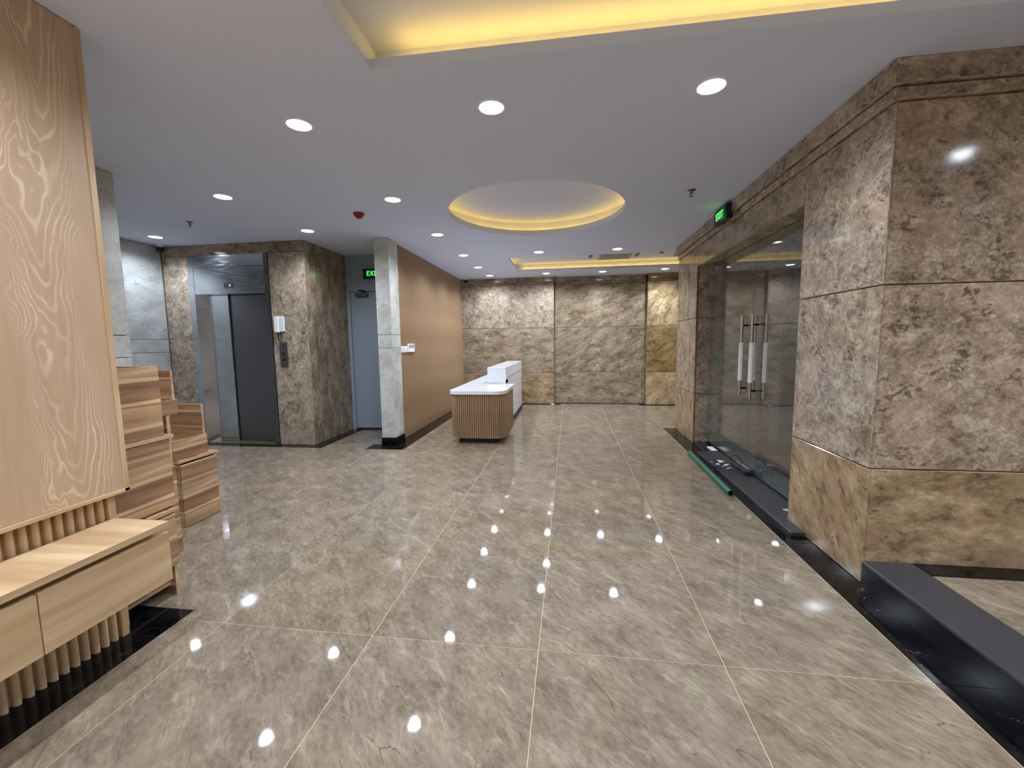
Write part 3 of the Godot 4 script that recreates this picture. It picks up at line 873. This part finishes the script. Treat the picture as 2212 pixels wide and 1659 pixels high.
# ------------------------------------------------------------------ lamps
func build_lamps() -> void:
	var E := 1.0
	var R := "round recessed downlight "
	for p in [[-1.54, -0.80, "between the corner of the large recess and the veneer panel"], [-0.315, -0.80, "between the large recess and the round recess"], [0.905, -0.79, "between the large recess and the big granite column"],
		[-1.54, -2.21, "between the red smoke detector and the round recess"], [-1.53, -3.56, "first of the row along the slatted wall from the slim column"], [-1.525, -4.88, "second of the row along the slatted wall from the slim column"],
		[-1.53, -5.985, "third of the row along the slatted wall from the slim column"], [-1.505, -6.99, "fourth of the row along the slatted wall, by the back wall"], [-0.33, -4.88, "before the long recess on the reception desk side"],
		[0.86, -4.89, "before the long recess on the glass door side"], [-0.33, -6.96, "by the back wall near the edge of its projecting bay"], [0.80, -6.98, "by the back wall over its set back middle bay"],
		[1.99, -6.91, "by the back wall over its cream granite bay"], [-3.04, -1.864, "over the stacked cabinets towards the lift"], [-3.01, -3.09, "before the granite corner beside the lift"], [-5.02, -3.0, "in the lobby corner between the lift and pale marble wall"]]:
		downlight(p[0], p[1], HC, R + p[2], E)
	downlight(-0.30, -5.99, 2.935, "round white downlight set inside the long yellow lit recess", E)
	for p in [[-1.54, 1.0, "over the bench cabinet"], [-1.54, 2.05, "over the bench cabinet"], [3.04, 0.47, "over the raised platform"], [3.04, 2.08, "over the raised platform"], [4.46, 0.47, "over the raised platform"], [4.46, 2.08, "over the raised platform"],
		[-1.54, 3.9, "before the rear wall"], [1.2, 4.2, "before the rear wall"], [-3.4, 0.6, "in the left wing"], [-4.6, 1.8, "in the left wing"], [2.9, -6.0, "in the alcove behind the far pillar"]]:
		downlight(p[0], p[1], HC, R + p[2], E)
	for x in [-0.2, 1.0, 2.15]: downlight(x, 1.3, 2.96, R + "added unseen inside the large recess to brighten the foreground", E)  # unseen lamps added to brighten the foreground and the column front

# ------------------------------------------------------------------ reception desk
func rounded(x0: float, x1: float, z0: float, z1: float, r: float, seg := 8) -> PackedVector2Array:
	# corners towards +z rounded, far corners square
	var p := PackedVector2Array()
	p.append(Vector2(x0, z0))
	for i in seg + 1:
		var a := PI - PI * 0.5 * i / seg
		p.append(Vector2(x0 + r + cos(a) * r, z1 - r + sin(a) * r))
	for i in seg + 1:
		var a := PI * 0.5 - PI * 0.5 * i / seg
		p.append(Vector2(x1 - r + cos(a) * r, z1 - r + sin(a) * r))
	p.append(Vector2(x1, z0))
	return p

func build_desk() -> void:
	var d := thing("reception_desk", "reception desk with brown wood slatted end and white stone counter", "reception desk", Vector3(-1.115, 0, -3.75))
	# local: x -0.385..0.385, z 0 (near) .. -3.2
	var m := mb()
	m.prism(rounded(-0.30, 0.28, -3.1, -0.09, 0.10), 0.0, 0.082)
	put("plinth", m.mesh(), M.dark, d)
	m = mb(1.0, Vector2(0.2, 0.3), PI / 2)
	m.prism(rounded(-0.355, 0.355, -0.95, -0.017, 0.114), 0.082, 0.69)
	put("slatted_end_core", m.mesh(), M.slat, d)
	# slats follow the rounded outline
	var path := rounded(-0.372, 0.372, -0.95, 0.0, 0.13, 10)
	m = mb(1.0, Vector2(0.5, 0.2), PI / 2)
	var prof := PackedVector2Array()
	for i in 7:
		var a := PI * i / 6.0
		prof.append(Vector2(-cos(a) * 0.0085, sin(a) * 0.008 - (0.016 if i == 0 or i == 6 else 0.0)))
	m.prism(prof, 0.080, 0.69)
	var sm := m.mesh()
	var pitch := 0.0295
	var left := 0.01
	for i in path.size() - 1:
		var a := path[i]
		var b := path[i + 1]
		var L := a.distance_to(b)
		var s := left
		while s < L:
			var q := a.lerp(b, s / L)
			var t := (b - a).normalized()
			var o := put("slat", sm, M.slat, d)
			o.position = Vector3(q.x, 0, q.y)
			var nrm := Vector2(t.y, -t.x)
			if nrm.dot(q - Vector2(0, -0.5)) < 0: nrm = -nrm
			o.rotation.y = atan2(nrm.x, nrm.y)
			s += pitch
		left = s - L
	# stone counter, visitor-side panel, raised transaction box
	m = mb()
	m.prism(rounded(-0.40, 0.40, -0.98, 0.03, 0.15, 10), 0.69, 0.735)
	m.span(Vector3(-0.40, 0.69, -3.15), Vector3(0.05, 0.735, -0.98))
	put("counter_top", m.mesh(), M.white_stone, d)
	boxpart("front_panel", Vector3(0.0, 0.06, -3.15), Vector3(0.262, 0.80, -0.96), 0.003, M.white_stone, d)
	boxpart("inner_rail", Vector3(0.0, 0.80, -3.14), Vector3(0.225, 0.8155, -1.0), 0.0, M.white_stone, d)
	boxpart("raised_counter", Vector3(-0.028, 0.8155, -3.15), Vector3(0.266, 0.995, -0.95), 0.004, M.white_stone, d)
	boxpart("raised_end", Vector3(-0.026, 0.736, -1.2), Vector3(0.262, 0.8155, -0.955), 0.002, M.white_stone, d)
	boxpart("back_board", Vector3(-0.39, 0.02, -3.14), Vector3(-0.36, 0.69, -2.9), 0.002, M.oak, d)

# ------------------------------------------------------------------ floating bench under the panel
func build_bench() -> void:
	var d := thing("bench_cabinet", "light oak floating bench cabinet with drawers under the veneer panel", "cabinet", Vector3(-1.70, 0, 0.14))
	# local: x 0 (front) .. -0.29, z 0 (end) .. 1.95
	boxpart("seat_board", Vector3(-0.293, 0.566, 0.0), Vector3(0.0, 0.596, 1.96), 0.002, M.oak, d, 1.0, Vector2(0.3, 0.55), 0.0)
	boxpart("carcass", Vector3(-0.29, 0.325, 0.004), Vector3(-0.075, 0.5655, 1.955), 0.001, M.oak, d)
	for i in 4:
		var w := 0.4865
		boxpart("drawer_front", Vector3(-0.0235, 0.314, 0.002 + i * (w + 0.0035)), Vector3(-0.003, 0.543, 0.002 + i * (w + 0.0035) + w), 0.0015, M.oak, d, 1.0, Vector2(0.17 * i + 0.1, 0.3 + 0.21 * i), 0.0)

# ------------------------------------------------------------------ stacked loose cabinets
# open: the front is left open above a low front board; boards are 18 mm
func cabinet(label: String, xf: float, z0: float, z1: float, y0: float, y1: float, depth: float, front: Array, group := "plank look cabinets stacked behind the panel", top := true, uvk := 0.0) -> Node3D:
	var zc := (z0 + z1) * 0.5
	var c := thing("cabinet_unit", label, "cabinet", Vector3(xf, y0, zc), group)
	var h := y1 - y0
	var a := z0 - zc
	var b := z1 - zc
	var t := 0.018
	for s in [[a, a + t], [b - t, b]]:
		var sd := boxpart("side_board", Vector3(-depth, 0.0, s[0]), Vector3(-0.004, h, s[1]), 0.001, M.plank, c, 2.0, Vector2(0.2, uvk), 0.0)
		boxpart("edge_band", Vector3(-0.004, 0.0, s[0]), Vector3(0.0, h, s[1]), 0.0005, M.edge, sd)
	boxpart("back_board", Vector3(-depth - 0.008, 0.0, a), Vector3(-depth, h, b), 0.001, M.plank, c, 2.0, Vector2(0.0, uvk), 0.0)
	boxpart("bottom_board", Vector3(-depth + 0.001, 0.06, a + t), Vector3(-0.03, 0.06 + t, b - t), 0.001, M.plank, c, 2.0)
	if top:
		var tb := boxpart("top_board", Vector3(-depth - 0.008, h, a - 0.018), Vector3(0.022, h + 0.02, b + 0.018), 0.001, M.plank, c, 2.0)
		boxpart("edge_band", Vector3(0.022, h, a - 0.018), Vector3(0.026, h + 0.02, b + 0.018), 0.0005, M.edge, tb)
	for f in front:
		boxpart("front_board", Vector3(0.001, f[0], a + 0.001), Vector3(0.018, f[1], b - 0.001), 0.001, M.plank, c, 2.0, Vector2(0.1, uvk + f[0] * 0.3), 0.0)
	return c

func build_cabinets() -> void:
	# stack leaning by the end of the fluted wall
	cabinet("plank look cabinet at the foot of the stack behind the bench", -2.06, -0.205, 0.09, 0.0, 0.484, 0.55, [[0.18, 0.475]], "", true, 0.1)
	cabinet("plank look cabinet in the middle of the stack beside the veneer panel", -2.075, -0.228, 0.09, 0.505, 0.893, 0.55, [[0.008, 0.385]], "", true, 0.35)
	cabinet("plank look cabinet on top of the stack beside the veneer panel", -2.078, -0.205, 0.09, 0.914, 1.292, 0.5, [[0.0, 0.378]], "", false, 0.6)
	# second stack behind it
	cabinet("narrow brown cabinet carrying a small open cabinet behind the panel", -2.50, -0.64, -0.33, 0.0, 0.94, 0.36, [[0.0, 0.60]], "", false, 0.2)
	cabinet("small open brown cabinet on a narrow cabinet behind the panel", -2.52, -0.715, -0.36, 0.942, 1.236, 0.36, [[0.0, 0.10]], "", false, 0.7)
	# third stack towards the lift
	cabinet("closed plank look cabinet standing on the tiles towards the lift", -2.815, -1.295, -0.965, 0.0, 0.508, 0.36, [[0.004, 0.492]], "", true, 0.45)
	cabinet("open empty cabinet on top of the closed one towards the lift", -2.84, -1.25, -0.94, 0.53, 0.925, 0.36, [[0.0, 0.15]], "", false, 0.15)

# ------------------------------------------------------------------ things on the ceiling
func build_ceiling_things() -> void:
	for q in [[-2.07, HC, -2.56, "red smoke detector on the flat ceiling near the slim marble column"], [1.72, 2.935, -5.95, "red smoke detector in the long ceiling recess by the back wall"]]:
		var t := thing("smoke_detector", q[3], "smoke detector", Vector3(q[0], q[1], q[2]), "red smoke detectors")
		var m := mb()
		m.lathe(Vector3.ZERO, [[0.0, -0.052], [0.030, -0.052], [0.036, -0.044], [0.036, -0.030], [0.052, -0.026], [0.056, -0.018], [0.056, 0.0]], 28)
		put("body", m.mesh(), M.red, t)
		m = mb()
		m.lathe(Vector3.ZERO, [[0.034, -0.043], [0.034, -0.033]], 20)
		put("sensor_gap_shade", m.mesh(), M.dark, t)  # dark band stands in for shade between cap and body
	for q in [[-4.05, -2.52, "small brass sprinkler head in the ceiling of the lift lobby"], [1.26, -2.457, "small brass sprinkler head in the ceiling before the glass doors"]]:
		var t := thing("sprinkler_head", q[2], "sprinkler", Vector3(q[0], HC, q[1]), "sprinkler heads")
		var m := mb()
		m.lathe(Vector3.ZERO, [[0.010, -0.030], [0.012, -0.010], [0.034, -0.006], [0.036, 0.0]], 20)
		put("escutcheon", m.mesh(), M.steel_dark, t)
		m = mb()
		m.tube([Vector3(-0.010, -0.028, 0), Vector3(-0.014, -0.042, 0), Vector3(-0.004, -0.056, 0)], 0.003, 6)
		m.tube([Vector3(0.010, -0.028, 0), Vector3(0.014, -0.042, 0), Vector3(0.004, -0.056, 0)], 0.003, 6)
		put("yoke", m.mesh(), M.steel_dark, t)
		m = mb()
		m.lathe(Vector3.ZERO, [[0.0, -0.060], [0.018, -0.060], [0.018, -0.057], [0.0, -0.057]], 16)
		put("deflector", m.mesh(), M.steel_dark, t)
	# air conditioner grille and slots in the long recess
	var ac := thing("air_conditioner_grille", "grey return grille of the ceiling air conditioner in the long recess", "air grille", Vector3(0.965, 2.935, -6.25))
	boxpart("grille_frame", Vector3(-0.30, -0.012, -0.33), Vector3(0.30, 0.0, 0.33), 0.003, M.grey_plastic, ac)
	for i in 10: boxpart("louvre", Vector3(-0.27, -0.018, -0.30 + i * 0.062), Vector3(0.27, -0.012, -0.265 + i * 0.062), 0.002, M.grey_plastic, ac)
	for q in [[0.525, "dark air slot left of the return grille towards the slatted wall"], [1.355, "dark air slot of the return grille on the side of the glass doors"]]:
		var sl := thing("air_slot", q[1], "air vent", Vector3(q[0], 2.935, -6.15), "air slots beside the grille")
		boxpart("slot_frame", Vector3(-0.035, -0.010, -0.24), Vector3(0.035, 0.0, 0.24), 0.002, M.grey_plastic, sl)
		boxpart("slot_shade", Vector3(-0.022, -0.012, -0.225), Vector3(0.022, -0.009, 0.225), 0.0, M.dark, sl)  # dark plate painted for the shade inside the slot
	# access hatch outline in the big recess
	var h := thing("access_hatch", "flush square access hatch in the large yellow lit recess", "hatch", Vector3(0.86, 2.96, 0.02))
	boxpart("hatch_panel", Vector3(-0.25, -0.003, -0.25), Vector3(0.25, 0.0, 0.25), 0.001, M.ceiling, h)
	# cameras
	for q in [[Vector3(-5.40, HC, -3.40), Vector3(0.5, -0.5, 0.7), "small dark dome camera in the ceiling corner beside the lift"], [Vector3(-2.10, HC, -7.32), Vector3(0.5, -0.6, 0.6), "small dark camera in the corner of the slatted wall and back wall"]]:
		var t := thing("security_camera", q[2], "security camera", q[0], "security cameras")
		var m := mb()
		m.lathe(Vector3.ZERO, [[0.018, -0.035], [0.035, -0.012], [0.036, 0.0]], 20)
		put("mount", m.mesh(), M.white, t)
		var ball := SphereMesh.new()
		ball.radius = 0.042
		ball.height = 0.084
		ball.radial_segments = 20
		ball.rings = 10
		var o := put("eyeball", ball, M.dark, t)
		o.position = Vector3(0, -0.062, 0)
		m = mb()
		var dir: Vector3 = q[1].normalized()
		m.lathe(Vector3(0, -0.062, 0) + dir * 0.036, [[0.018, 0.0], [0.018, 0.012], [0.0, 0.011]], 16, dir)
		put("lens", m.mesh(), M.exit_case, t)

func exit_sign(label: String, at: Vector3, turn: float) -> void:
	var t := thing("exit_sign", label, "exit sign", at, "exit signs")
	t.rotation.y = turn
	boxpart("housing", Vector3(-0.18, -0.075, -0.03), Vector3(0.18, 0.075, 0.02), 0.004, M.exit_case, t)
	boxpart("face_plate", Vector3(-0.172, -0.067, 0.02), Vector3(0.150, 0.067, 0.024), 0.001, M.exit_face, t)
	var tm := TextMesh.new()
	tm.text = "EXIT"
	var f := SystemFont.new()
	f.font_names = PackedStringArray(["Droid Sans"])
	f.font_weight = 700
	tm.font = f
	tm.font_size = 64
	tm.pixel_size = 0.0016
	tm.depth = 0.002
	var o := put("sign_letters", tm, M.exit_text, t)
	o.position = Vector3(-0.012, 0.0, 0.026)
	omni(t, Vector3(0, 0, 0.06), C(60, 255, 110), 0.0006, 0.05)

# ------------------------------------------------------------------ small things
func build_small_things() -> void:
	exit_sign("green EXIT sign on the granite cornice above the glass doors", Vector3(1.715, 2.675, -3.0), -PI / 2)
	exit_sign("green EXIT sign in the passage before the grey door", Vector3(-2.86, 2.475, -4.515), 0.0)
	# switches on the slatted wall
	var s := thing("light_switch", "white switch plate at the end of the slatted wall beside the column", "switch", Vector3(-2.240, 1.306, -3.955))
	boxpart("plate", Vector3(0, -0.045, -0.035), Vector3(0.014, 0.045, 0.035), 0.003, M.white, s)
	boxpart("rocker", Vector3(0.014, -0.025, -0.018), Vector3(0.018, 0.025, 0.018), 0.001, M.white, s)
	s = thing("light_switch", "white switch plate between another plate and the thermostat", "switch", Vector3(-2.240, 1.306, -4.085))
	boxpart("plate", Vector3(0, -0.045, -0.075), Vector3(0.014, 0.045, 0.075), 0.003, M.white, s)
	for z in [-0.035, 0.035]: boxpart("rocker", Vector3(0.014, -0.025, z - 0.025), Vector3(0.018, 0.025, z + 0.025), 0.001, M.white, s)
	s = thing("thermostat", "white thermostat with two small grey screens on the slatted wall", "thermostat", Vector3(-2.240, 1.322, -4.30))
	boxpart("case", Vector3(0, -0.062, -0.125), Vector3(0.024, 0.062, 0.125), 0.004, M.white, s)
	for z in [-0.058, 0.05]: boxpart("screen", Vector3(0.024, 0.0, z - 0.045), Vector3(0.026, 0.050, z + 0.045), 0.0, M.grey_plastic, s)
	# green pipe on the floor along the threshold
	var p := thing("green_pipe", "green plastic pipe lying on the floor by the glass doors", "pipe", Vector3(1.572, 0.029, -2.74))
	var m := mb()
	var d := Vector3(-0.02, 0, 1.36).normalized()
	m.lathe(-d * 0.68, [[0.022, 0.0], [0.028, 0.0], [0.028, 1.36], [0.022, 1.36]], 24, d)
	put("outer_wall", m.mesh(), M.green_pipe, p)
	m = mb()
	m.lathe(-d * 0.68, [[0.022, 1.36], [0.022, 0.0]], 24, d)
	put("bore", m.mesh(), M.pipe_in, p)
	# crumpled packing film left on the pipe and threshold
	var rng := RandomNumberGenerator.new()
	rng.seed = 5
	var f := thing("packing_film", "crumpled clear packing film strip across the green pipe", "packaging", Vector3(1.72, 0.03, -2.82))
	m = mb()
	var pts := []
	for i in 15:
		var a := TAU * i / 14.0
		pts.append(Vector3(-0.03 + cos(a) * 0.07 + rng.randf_range(-0.01, 0.01), 0.035 + sin(a * 2.0) * 0.012, sin(a) * 0.14 + rng.randf_range(-0.015, 0.015)))
	m.tube(pts, 0.006, 5)
	m.tube([Vector3(-0.03, 0.03, 0.10), Vector3(0.05, 0.025, 0.09), Vector3(0.13, 0.03, 0.06)], 0.005, 5)
	pts = []
	for i in 11:
		var a := TAU * i / 10.0
		pts.append(Vector3(0.14 + cos(a) * 0.035, 0.09 + sin(a) * 0.065, 0.05 + cos(a) * 0.05 + rng.randf_range(-0.01, 0.01)))
	m.tube(pts, 0.005, 5)
	put("strip", m.mesh(), M.film, f)
	m = mb()
	for i in 10:
		var a := rng.randf() * TAU
		var c := Vector3(-0.01 + rng.randf_range(-0.04, 0.06), 0.032, rng.randf_range(-0.12, 0.12))
		m.poly([c, c + Vector3(cos(a) * 0.06, rng.randf_range(-0.004, 0.02), sin(a) * 0.06), c + Vector3(cos(a + 1.4) * 0.05, rng.randf_range(0.0, 0.03), sin(a + 1.4) * 0.05)], Vector3.UP)
	put("crumple", m.mesh(), M.film, f)
	# floor pivot fittings and scraps
	var q := thing("floor_pivot", "black floor spring box with chrome shoe under the meeting glass leaves", "door hardware", Vector3(1.925, 0.030, -2.77))
	boxpart("box", Vector3(-0.045, 0.0, -0.19), Vector3(0.032, 0.038, 0.19), 0.004, M.dark, q)
	boxpart("shoe", Vector3(0.0, 0.038, -0.16), Vector3(0.034, 0.056, 0.16), 0.004, M.chrome, q)
	q = thing("paper_scrap", "white paper scrap on the threshold beside the far pillar", "paper", Vector3(1.90, 0.031, -3.62))
	boxpart("sheet", Vector3(-0.035, 0.0, -0.10), Vector3(0.035, 0.008, 0.10), 0.002, M.paper, q)
	q = thing("paper_scrap", "small white paper scrap on the threshold against the big column", "paper", Vector3(1.87, 0.031, -1.66))
	m = mb()
	m.prism(PackedVector2Array([Vector2(-0.04, -0.06), Vector2(0.05, -0.05), Vector2(0.04, 0.05)]), 0.0, 0.006)
	put("sheet", m.mesh(), M.paper, q)
	q = thing("cable_tie", "white curled tie lying outside behind the glass door", "cable tie", Vector3(2.16, 0.033, -2.78))
	m = mb()
	m.tube([Vector3(-0.10, 0.0, 0.0), Vector3(-0.04, 0.01, 0.02), Vector3(0.03, 0.004, -0.05), Vector3(0.06, 0.0, -0.16)], 0.006, 5)
	m.tube([Vector3(0.03, 0.004, -0.05), Vector3(0.01, 0.0, 0.14)], 0.006, 5)
	put("band", m.mesh(), M.paper, q)
	q = thing("paper_tag", "small white triangular tag hanging at the end of the cornice", "tag", Vector3(1.735, 2.70, -5.045))
	m = mb()
	m.poly([Vector3(-0.03, -0.05, 0), Vector3(0.03, -0.05, 0), Vector3(0, 0.02, 0)], Vector3.BACK)
	m.poly([Vector3(-0.03, -0.05, -0.003), Vector3(0.03, -0.05, -0.003), Vector3(0, 0.02, -0.003)], Vector3.FORWARD)
	put("sheet", m.mesh(), M.paper, q)
